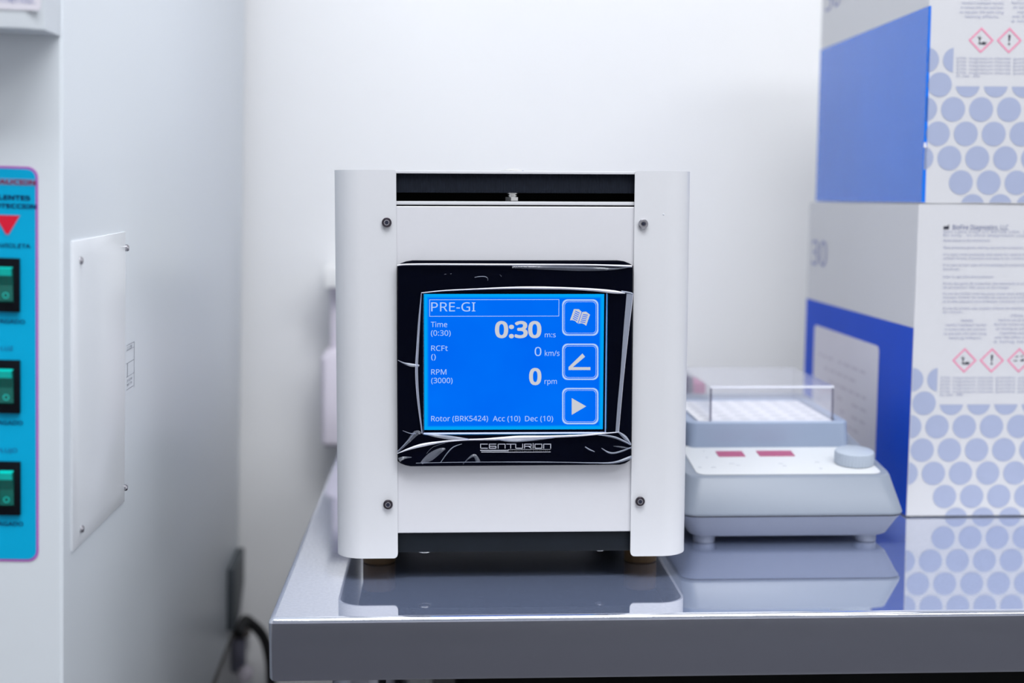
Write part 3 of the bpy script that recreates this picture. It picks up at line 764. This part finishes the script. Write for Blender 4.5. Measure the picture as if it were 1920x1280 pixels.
# ------------------------------------------------------------------ plum and rose blocks behind the shaker lid
rk = empty('blocks', (0.24, 1.445, 0.0), 'dark plum and rose rack glimpsed through the left side of the clear shaker lid', 'blocks')
MB().box(0.205, 0.2535, 1.42, 1.47, 0.0, 0.094).build('body', M['plum'], rk, bevel=0.002)
MB().box(0.2536, 0.2665, 1.42, 1.47, 0.0, 0.088).build('end_panel', M['rose'], rk, bevel=0.002)

# ------------------------------------------------------------------ cartons
KX = 4.64e-4
CW, CD, CH = 0.30, 0.36, 0.2700


def carton(loc, rz, lean, label, lower):
    m_ = Matrix.Translation(loc) @ Matrix.Rotation(rz, 4, 'Z')
    ct = empty('carton', loc, label, 'carton', 'printed cartons on the steel table', m_)
    body = MB()
    gp = 0.0011 if lower else 0.0003; body.box(0, CW, 0, CD, gp, CH, 0); body.box(0.006, CW - 0.006, 0.006, CD - 0.006, 0.0, gp, 0)
    h = -0.00025
    # blue band on the left side, turning the front corner by a few millimetres
    bz1 = 0.1645
    body.add([(h, 0, 0.0011), (h, CD, 0.0011), (h, CD, bz1), (h, 0, bz1)], [(0, 1, 2, 3)], 1)
    if not lower:
        body.add([(h, h, 0.001), (0.0030, h, 0.001), (0.0018, h, bz1), (h, h, bz1)], [(0, 1, 2, 3)], 1)
        body.add([(-0.0002, 2 * h, 0.0475), (0.0022, 2 * h, 0.047), (0.0014, 2 * h, 0.0515), (0.0, 2 * h, 0.051)], [(0, 1, 2, 3)], 3)
    # dot pattern
    rad = 0.0103; pitch = 0.0239
    for k, (w, u0) in enumerate([(-0.002, 0.0436), (0.0180, 0.0329), (0.0384, 0.0222 - pitch), (0.0588, 0.0115), (0.0792, -0.0002), (0.0996, 0.0115), (0.1200, -0.0002)]):
        u = u0
        while u < CW + rad:
            pl = [(u + rad * math.cos(2 * math.pi * i / 28), w + rad * math.sin(2 * math.pi * i / 28)) for i in range(28)]
            for (a, b, c) in ((-1, 0, -0.0006), (1, 0, CW), (0, -1, -0.0012)):
                if pl: pl = clip(pl, a, b, c)
            if pl and w > 0.07:
                if w < 0.11: pl = clip(pl, 0, 1, 0.0984) if u > 0.022 else pl
                elif u > 0.0325: pl = []
                else: pl = clip(pl, 1, 0, 0.0222)
            if len(pl) > 2: body.add([(a, h, b) for (a, b) in pl], [tuple(range(len(pl)))], 2)
            u += pitch
    bo = body.build('box', [M['card'], M['blue'] if lower else M['bluesheen'], M['dot'], M['tear']], ct, local=True, smooth=False)
    fp = Plane((0, -0.0003, 0), (1, 0, 0), (0, 0, 1), (0, -1, 0))
    z_ = lambda py: (970 - py) * KX; u_ = lambda px: (px - 1698 - (970 - py_) * 0.038) * KX
    # printed lines, measured on the lower carton
    tx = MB(); py_ = 430
    add_text(tx, fp, 'BioFire Diagnostics, LLC', u_(1783), z_(434.5), 0.0040, 104 * KX, mi=1)
    for q in (((1766, 434), (1776.2, 434), (1776.2, 424), (1774, 427.5), (1772, 428.5), (1770, 427.8), (1768, 429), (1766, 428)),):
        tx.poly([fp.p(u_(a), z_(b)) for (a, b) in q], 2)
    lines = [(440.5, 'Salt Lake City, UT 84108 USA  1-801-736-6354  biofiredx.com', 300), (447, 'Rx only   In vitro diagnostic use   Store at 18-25 C', 240), (456.5, 'Avoid release to the environment.', 88),
             (469.5, 'Wear protective gloves, clothing, eye and face protection.', 150), (482, 'If in eyes: rinse cautiously with water for several minutes. Remove', 200), (489, 'contact lenses, if present and easy to do. Continue rinsing.', 180),
             (501.5, 'If on skin or hair: take off immediately all contaminated clothing.', 190), (509, 'Rinse with water.', 31), (523, 'Eviter le rejet dans environnement.', 95),
             (535.5, 'Porter des gants de protection, des vetements et un equipement', 190), (542.5, 'de protection des yeux et du visage.', 125), (554, 'En cas de contact avec les yeux: rincer avec precaution plusieurs', 200),
             (561, 'minutes. Enlever les lentilles de contact si la victime en porte', 190), (568.5, 'et si elles peuvent etre enlevees. Continuer a rincer.', 165), (581, 'En cas de contact avec la peau: enlever les vetements contamines', 195), (588, 'et rincer.', 38)]
    for (py_, s_, wd) in lines: add_text(tx, fp, s_, u_(1765.5), z_(py_), 0.0020, wd * KX)
    for (py_, s_, cx, wd) in [(604, 'WARNING', 1811, 23), (612, 'Harmful if swallowed. Harmful', 1809, 76), (620, 'in contact with skin and toxic', 1808, 78), (628, 'to aquatic life with long', 1807, 80), (636, 'lasting effects.', 1808, 62),
                              (595, 'ATTENTION', 1904, 23), (603, 'Nocif en cas de ingestion', 1905, 70), (611, 'Nocif par contact avec la peau', 1903, 82), (619, 'et toxique pour les', 1904, 78), (627, 'organismes aquatiques', 1905, 66), (635, 'avec des effets nefastes', 1903, 80), (643, 'a long terme', 1902, 82)]:
        add_text(tx, fp, s_, u_(cx), z_(py_), 0.0021, wd * KX, 'C')
    for k, py_ in enumerate((710, 716.5, 723, 729.5, 736)):
        add_text(tx, fp, 'GTIN  magnesium chloride  guanidine  polymerase  buffer  isothiocyanate  sodium azide', u_(1761), z_(py_), 0.0019, 330 * KX)
    py_ = 742; add_text(tx, fp, 'EC 290 - 400', u_(1761), z_(py_), 0.0019, 43 * KX)
    tx.build('printed_text', [M['greyink'], M['headink'], M['ink']], ct, local=True, smooth=False)
    # hazard diamonds
    py_ = 675
    for k, px in enumerate((1806.5, 1858, 1909.5, 1961)):
        hz = MB(); cu, cz = u_(px), z_(675.5); r1, r2 = 0.0107, 0.0088
        dv = [(r1, 0), (0, r1), (-r1, 0), (0, -r1)]; di = [(r2, 0), (0, r2), (-r2, 0), (0, -r2)]
        hz.add([fp.p(cu + a, cz + b) for (a, b) in dv + di], [(i, (i + 1) % 4, 4 + (i + 1) % 4, 4 + i) for i in range(4)], 0)
        sh_ = lambda pts: hz.poly([fp.p(cu + a * 1e-3, cz + b * 1e-3) for (a, b) in pts], 1)
        if k in (1, 3):
            sh_([(-0.9, 4.6), (0.9, 4.6), (1.0, 4.0), (0.45, -0.9), (-0.45, -0.9), (-1.0, 4.0)])
            sh_([(0.9 * math.cos(i * 0.5236), -2.9 + 0.9 * math.sin(i * 0.5236)) for i in range(12)])
        elif k == 0:                                # bare tree above a dead fish
            sh_([(-1.6, -2.2), (-0.9, -2.2), (-0.8, 0.6), (0.6, 2.2), (0.3, 2.5), (-0.9, 1.3), (-1.1, 3.8), (-1.5, 3.8), (-1.5, 1.6), (-2.9, 3.0), (-3.2, 2.7), (-1.7, 0.8)])
            sh_([(-2.6, -2.3), (3.4, -2.3), (4.6, -3.0), (3.6, -3.6), (-1.6, -3.3)])
            sh_([(0.4, -1.7), (2.4, -1.2), (4.0, -1.7), (4.9, -1.1), (4.9, -2.3), (4.0, -1.9), (2.4, -2.3)])
        else:                                       # drops falling on a bar and a hand
            sh_([(-4.8, -0.2), (-1.4, 0.2), (-1.4, -0.5), (-4.8, -0.8)]); sh_([(1.0, 0.2), (4.6, 1.2), (5.0, 0.2), (3.2, -0.9), (1.2, -0.8)])
            sh_([(-3.6, 3.0), (-0.8, 3.8), (-0.6, 3.2), (-3.4, 2.4)]); sh_([(1.0, 3.2), (3.4, 4.4), (3.7, 3.8), (1.3, 2.6)])
        hz.build('hazard_symbol', [M['pink'], M['ink']], ct, local=True, smooth=False)
    # number on the left side, near the far end
    sp = Plane((-0.0003, CD, 0), (0, -1, 0), (0, 0, 1), (-1, 0, 0))
    add_text(MB(), sp, '30', 0.016, 0.203, 0.0265, 0.060, bold=0.0).build('printed_number', M['num'], ct, local=True, smooth=False)
    if lower:                                       # paper label stuck on the blue band
        lb = MB(); pts = rrect(0.040, 0.268, 0.006, 0.139, 0.006, 5)
        lb.loft([[sp.p(a, b, 0.0003) for (a, b) in pts], [sp.p(a, b, 0.0006) for (a, b) in pts]])
        rn = random.Random(3)
        for k in range(8):
            zz = 0.108 - k * 0.012; xx = 0.06
            while xx < 0.235:
                w = rn.uniform(0.008, 0.024)
                if rn.random() < 0.75: lb.add([sp.p(xx, zz, 0.0007), sp.p(xx + w, zz, 0.0007), sp.p(xx + w, zz + 0.003, 0.0007), sp.p(xx, zz + 0.003, 0.0007)], [(0, 1, 2, 3)], 1)
                xx += w + 0.006
        lb.build('paper_label', [M['sticker'], M['paperink']], ct, local=True, smooth=False)
    for ch in ct.children:                          # the card bulges slightly outward at the foot
        for v in ch.data.vertices: v.co.x += lean * v.co.z
    return ct


carton(Vector((0.4008, 1.193, 0.0003)), 0.0, 0.008, 'white and blue printed carton standing directly on the steel table, paper label on side', True)
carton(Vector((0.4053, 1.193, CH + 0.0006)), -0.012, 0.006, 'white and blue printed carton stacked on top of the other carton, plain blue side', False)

# ------------------------------------------------------------------ cabinet on the left
LEAN, TURN = 0.0275, 0.028253
CO = Vector((-0.2196, 0.83, 0.1908))
ax = Vector((math.cos(TURN), math.sin(TURN), 0)); ay = Vector((-math.sin(TURN), math.cos(TURN), 0)); az = Vector((0, 0, 1))
cx_ = ax * math.cos(LEAN) - az * math.sin(LEAN); cz_ = ax * math.sin(LEAN) + az * math.cos(LEAN)
cm = Matrix(((cx_.x, ay.x, cz_.x, CO.x), (cx_.y, ay.y, cz_.y, CO.y), (cx_.z, ay.z, cz_.z, CO.z), (0, 0, 0, 1)))
cb = empty('laboratory_cabinet', CO, 'pale grey enamel laboratory cabinet with cyan switch panel at the left edge', 'cabinet', matrix=cm)
CWD, CDP, CZ0, CZ1 = 0.80, 0.925, -0.445, 0.72
MB().box(-CWD, 0, 0, CDP, CZ0, CZ1).build('body', M['cab'], cb, local=True, bevel=0.004, seg=3)
hd = MB(); hp = [(-CWD, -0.035), (-0.012, -0.035), (-0.0022, -0.031), (-0.0012, 0.001), (-CWD, 0.001)]
hd.loft([[Vector((a, b, z)) for (a, b) in hp] for z in (0.1735, CZ1)]); hood = hd.build('hood', M['cab'], cb, local=True, bevel=0.0008)
HP = Plane((0, -0.0352, 0), (1, 0, 0), (0, 0, 1), (0, -1, 0))
st = MB(); st.loft([[HP.p(a, b, h) for (a, b) in rrect(-0.13, -0.0035, 0.1832, 0.215, 0.002, 3)] for h in (0.0, 0.0003)])
add_text(st, HP, 'instrumento.', -0.0065, 0.1870, 0.0042, None, 'R', 0.0, 1, 0.0005)
st.build('paper_label', [M['sticker'], M['num']], hood, local=True, smooth=False)
FP = Plane((0, 0, 0), (1, 0, 0), (0, 0, 1), (0, -1, 0))
cp = MB(); o1 = rrect(-0.15, -0.0138, -0.1300, 0.0997, 0.006, 6); o2 = rrect(-0.149, -0.0152, -0.1286, 0.0983, 0.0050, 6)
cp.loft([[FP.p(a, b, 0.0001) for (a, b) in o1], [FP.p(a, b, 0.0004) for (a, b) in o1]], 1)
cp.loft([[FP.p(a, b, 0.0004) for (a, b) in o2], [FP.p(a, b, 0.0006) for (a, b) in o2]], 0)
panel = cp.build('control_panel', [M['cyan'], M['violet']], cb, local=True, smooth=False)
pt = MB(); pt.add([FP.p(a, b, 0.00075) for (a, b) in ((-0.06, 0.0889), (-0.0149, 0.0889), (-0.0149, 0.0928), (-0.06, 0.0928))], [(0, 1, 2, 3)], 2)
pt.build('caution_bar', [M['navy'], M['caution'], M['cautionbar']], panel, local=True, smooth=False)
for (s_, xr, zb, cap, mi, wd, al, bo) in (('PRECAUCIÓN', -0.0150, 0.0895, 0.0026, 1, 0.0335, 'R', 0.03), ('USE LENTES', -0.0180, 0.0806, 0.0027, 0, 0.0285, 'R', 0.03), ('DE PROTECCIÓN', -0.0146, 0.0759, 0.0026, 0, 0.0370, 'R', 0.03),
                                      ('LUZ ULTRAVIOLETA', -0.0180, 0.0533, 0.0025, 0, 0.0375, 'R', 0.012), ('APAGADO', -0.0212, 0.0098, 0.0024, 0, 0.0195, 'R', 0.012), ('LUZ', -0.0279, -0.0058, 0.0024, 0, 0.0068, 'R', 0.0),
                                      ('APAGADO', -0.0225, -0.0492, 0.0024, 0, 0.0195, 'R', 0.012), ('FLUJO', -0.0258, -0.0653, 0.0024, 0, 0.0112, 'R', 0.0), ('APAGADO', -0.0225, -0.1088, 0.0024, 0, 0.0195, 'R', 0.012)):
    add_text(MB(), FP, s_, xr, zb, cap, wd, al, bo, mi, 0.0009).build('printed_text', [M['navy'], M['caution']], panel, local=True, smooth=False)
pt = MB()
tri_ = lambda s, h, mi: pt.add([FP.p(-0.0309 + a * s, 0.0680 + b * s, h) for (a, b) in ((-0.0070, 0.0038), (0.0070, 0.0038), (0.0008, -0.0070), (-0.0008, -0.0070))], [(0, 1, 2, 3)], mi)
tri_(1.10, 0.0008, 2); tri_(0.98, 0.0009, 3)
pt.build('warning_triangle', [M['navy'], M['caution'], M['cautionbar'], M['crimson']], panel, local=True, smooth=False)
for (z1_, z0_) in ((0.0474, 0.0165), (-0.0113, -0.0423), (-0.0706, -0.1022)):
    xr, xl = -0.0237, -0.0389; xc = (xr + xl) / 2 + 0.0003
    sw = MB(); o = 0.0035
    sw.box(xl, xr, -0.0030, -0.0003, z0_, z1_)
    swo = sw.build('switch', M['swblack'], cb, local=True, bevel=0.0006)
    rk_ = MB(); hw = 0.0039; zt, zb = z1_ - 0.0056, z0_ + 0.0055
    pr = [(-0.0028, zt + 0.0006), (-0.0075, zt - 0.0002), (-0.0066, zt - 0.0042), (-0.0046, (zt + zb) / 2), (-0.0042, zb + 0.001), (-0.0028, zb)]
    fs_ = []
    for k in range(len(pr) - 1):
        rk_.add([(xc - hw, pr[k][0], pr[k][1]), (xc + hw, pr[k][0], pr[k][1]), (xc + hw, pr[k + 1][0], pr[k + 1][1]), (xc - hw, pr[k + 1][0], pr[k + 1][1])], [(0, 1, 2, 3)], 1 if k < 2 else 0)
    rk_.add([(xc - hw, a, b) for (a, b) in pr], [tuple(range(len(pr)))], 0); rk_.add([(xc + hw, a, b) for (a, b) in pr], [tuple(range(len(pr)))], 0)
    n = 16; zc = zb + 0.0042
    rk_.add([(xc + r * math.cos(2 * math.pi * i / n), -0.00455, zc + r * math.sin(2 * math.pi * i / n)) for r in (0.0013, 0.0018) for i in range(n)], [(i, (i + 1) % n, n + (i + 1) % n, n + i) for i in range(n)], 1)
    rk_.build('rocker', [M['rocker'], M['rockertop']], swo, local=True, smooth=False)
# access plate on the side, a shallow tray shape with four screws
PL = Plane((0, 0, 0), (0, 1, 0), (0, 0, 1), (1, 0, 0))
ap = MB(); ph = 0.0036
po = [(0.0205, -0.1290), (0.181, -0.1330), (0.181, 0.0590), (0.0195, 0.0572)]
pi_ = [(0.0262, -0.1165), (0.167, -0.1195), (0.167, 0.0470), (0.0262, 0.0455)]
ap.loft([[PL.p(a, b, -0.0005) for (a, b) in po], [PL.p(a, b, 0.0011) for (a, b) in po], [PL.p(a, b, ph) for (a, b) in pi_]])
apo = ap.build('access_plate', M['plate'], cb, local=True, bevel=0.0004)
for (a, b) in ((0.0290, 0.0455), (0.1730, 0.0480), (0.0325, -0.1180), (0.1715, -0.1210)):
    MB().lathe([(0.0020, 0.001), (0.0024, 0.0024), (0.0024, 0.0040), (0.0017, 0.0050), (0.0003, 0.0052)], (0, a, b), axis=(1, 0, 0), n=20).build('screw', M['chrome'], apo, local=True)
sl = MB()
lw_ = 0.0006
la, lb_, lz0_, lz1_ = 0.190, 0.2200, -0.0560, -0.0225
sl.add([PL.p(la - 0.01, lz0_ - 0.001, 0.0002), PL.p(lb_ + 0.001, lz0_ - 0.001, 0.0002), PL.p(lb_ + 0.001, lz1_ + 0.001, 0.0002), PL.p(la - 0.01, lz1_ + 0.001, 0.0002)], [(0, 1, 2, 3)], 0)


def bar(a0, a1, b0, b1): sl.add([PL.p(a0, b0, 0.0004), PL.p(a1, b0, 0.0004), PL.p(a1, b1, 0.0004), PL.p(a0, b1, 0.0004)], [(0, 1, 2, 3)], 1)


for z in (-0.0225, -0.0262, -0.0355, -0.0452): bar(la, lb_, z, z + 0.00025)
bar(lb_ - 0.0008, lb_, lz0_, lz1_); bar(la + 0.004, la + 0.005, -0.0452, -0.0355)
add_text(sl, PL, 'Ø 1,30', la + 0.003, -0.0257, 0.0022, 0.018, mi=1, h=0.0004)
add_text(sl, PL, 'IP 20 M', la + 0.003, -0.0490, 0.0018, 0.018, mi=1, h=0.0004)
add_text(sl, PL, 'NR 1774', la + 0.003, -0.0520, 0.0018, 0.018, mi=1, h=0.0004)
bar(la, lb_ - 0.004, -0.0545, -0.0542)
sl.build('printed_label', [M['cab'], M['labelink']], cb, local=True, smooth=False)
il = MB(); ip = [(0.812, -0.350), (0.918, -0.350), (0.918, -0.394), (0.872, -0.424), (0.812, -0.424)]
il.loft([[PL.p(a, b, h) for (a, b) in ip] for h in (-0.0005, 0.0085)]); il.build('power_inlet', M['inlet'], cb, local=True, bevel=0.0015)
MB().box(-CWD + 0.004, -0.0005, 0.004, CDP - 0.004, CZ0 - 0.010, CZ0 - 0.0002).build('base_trim', M['stand'], cb, local=True)
for (a, b) in ((-0.06, 0.06), (-CWD + 0.06, 0.06), (-0.06, CDP - 0.06), (-CWD + 0.06, CDP - 0.06)):
    wz = (cm @ Vector((a, b, CZ0 - 0.010))).z; ln = (wz + 0.9) / math.cos(LEAN) - 0.001
    lgm = MB().box(a - 0.02, a + 0.02, b - 0.02, b + 0.02, CZ0 - 0.010 - ln, CZ0 - 0.009).build('leg', M['stand'], cb, local=True)

# ------------------------------------------------------------------ cord, tap and dispenser by the wall
cpts = [Vector((0, 0, 0)), at(459, 1163, 1.705), at(470, 1168, 1.71), at(484, 1180, 1.715), at(495, 1196, 1.72), at(502, 1216, 1.722), at(507, 1245, 1.725), at(509, 1290, 1.73)]
last = cpts[-1]
cpts += [Vector((last.x + 0.004, 1.735, -0.5)), Vector((last.x + 0.006, 1.735, -0.75)), Vector((last.x + 0.012, 1.73, -0.86)), Vector((last.x + 0.05, 1.715, -0.892)), Vector((last.x + 0.25, 1.70, -0.893)), Vector((last.x + 0.6, 1.68, -0.893))]
cpts[0] = cm @ Vector((0.0092, 0.852, -0.4402))
dens = []
for k in range(len(cpts) - 1):
    p0, p1, p2, p3 = cpts[max(0, k - 1)], cpts[k], cpts[k + 1], cpts[min(len(cpts) - 1, k + 2)]
    for q in range(6):
        t_ = q / 6.0; dens.append(0.5 * (2 * p1 + (p2 - p0) * t_ + (2 * p0 - 5 * p1 + 4 * p2 - p3) * t_ * t_ + (3 * p1 - p0 - 3 * p2 + p3) * t_ ** 3))
dens.append(cpts[-1])
tag(MB().tube(dens, 0.0066, 14).build('power_cord', M['cord']), 'black power cord curving from the pale cabinet down behind the steel table corner', 'cord')

tp_ = empty('wall_tap', (at(445, 1200, 1.765).x, 1.765, -0.33), 'grey pipe stub with pale knob on the wall below the black cord', 'tap')
c0, c1 = at(444, 1190, 1.755), at(444, 1262, 1.755)
MB().lathe([(0.0095, c1.z), (0.0095, c0.z)], (c0.x, 1.765, 0), n=24).build('pipe', M['pipe'], tp_)
MB().lathe([(0.013, c0.z - 0.004), (0.014, c0.z), (0.012, c0.z + 0.006)], (c0.x + 0.002, 1.765, 0), n=24).build('collar', M['stand'], tp_)
c2 = at(458, 1268, 1.745)
MB().lathe([(0.006, 0.0), (0.0095, 0.004), (0.0095, 0.016), (0.007, 0.020), (0.0004, 0.0205)], (c2.x, 1.766, c2.z), axis=(0, -1, 0), n=24).build('knob', M['valve'], tp_)

wd_ = empty('wall_dispenser', (-0.10, 1.78, 0.0), 'pale plastic wall dispenser half hidden behind the left side of the centrifuge', 'dispenser')
a, b = at(600, 655, 1.71), at(600, 838, 1.71)
body = MB(); body.loft([[Vector((x, y, z)) for (x, y) in rrect(a.x + i, a.x + 0.10 - i, 1.71 + i, 1.779, 0.008, 4)] for (z, i) in ((b.z, 0.003), (b.z + 0.004, 0.0), (a.z - 0.012, 0.0), (a.z - 0.003, 0.005), (a.z, 0.012))])
body.build('body', M['disp'], wd_)
c, d = at(618, 545, 1.73), at(618, 650, 1.73)
MB().box(c.x, c.x + 0.055, 1.73, 1.779, a.z - 0.002, c.z + 0.004).build('neck', M['disp'], wd_, bevel=0.004)
c, d = at(606, 501, 1.70), at(606, 540, 1.70)
MB().box(c.x, c.x + 0.085, 1.70, 1.779, d.z, c.z).build('cap', M['dispcap'], wd_, bevel=0.004)
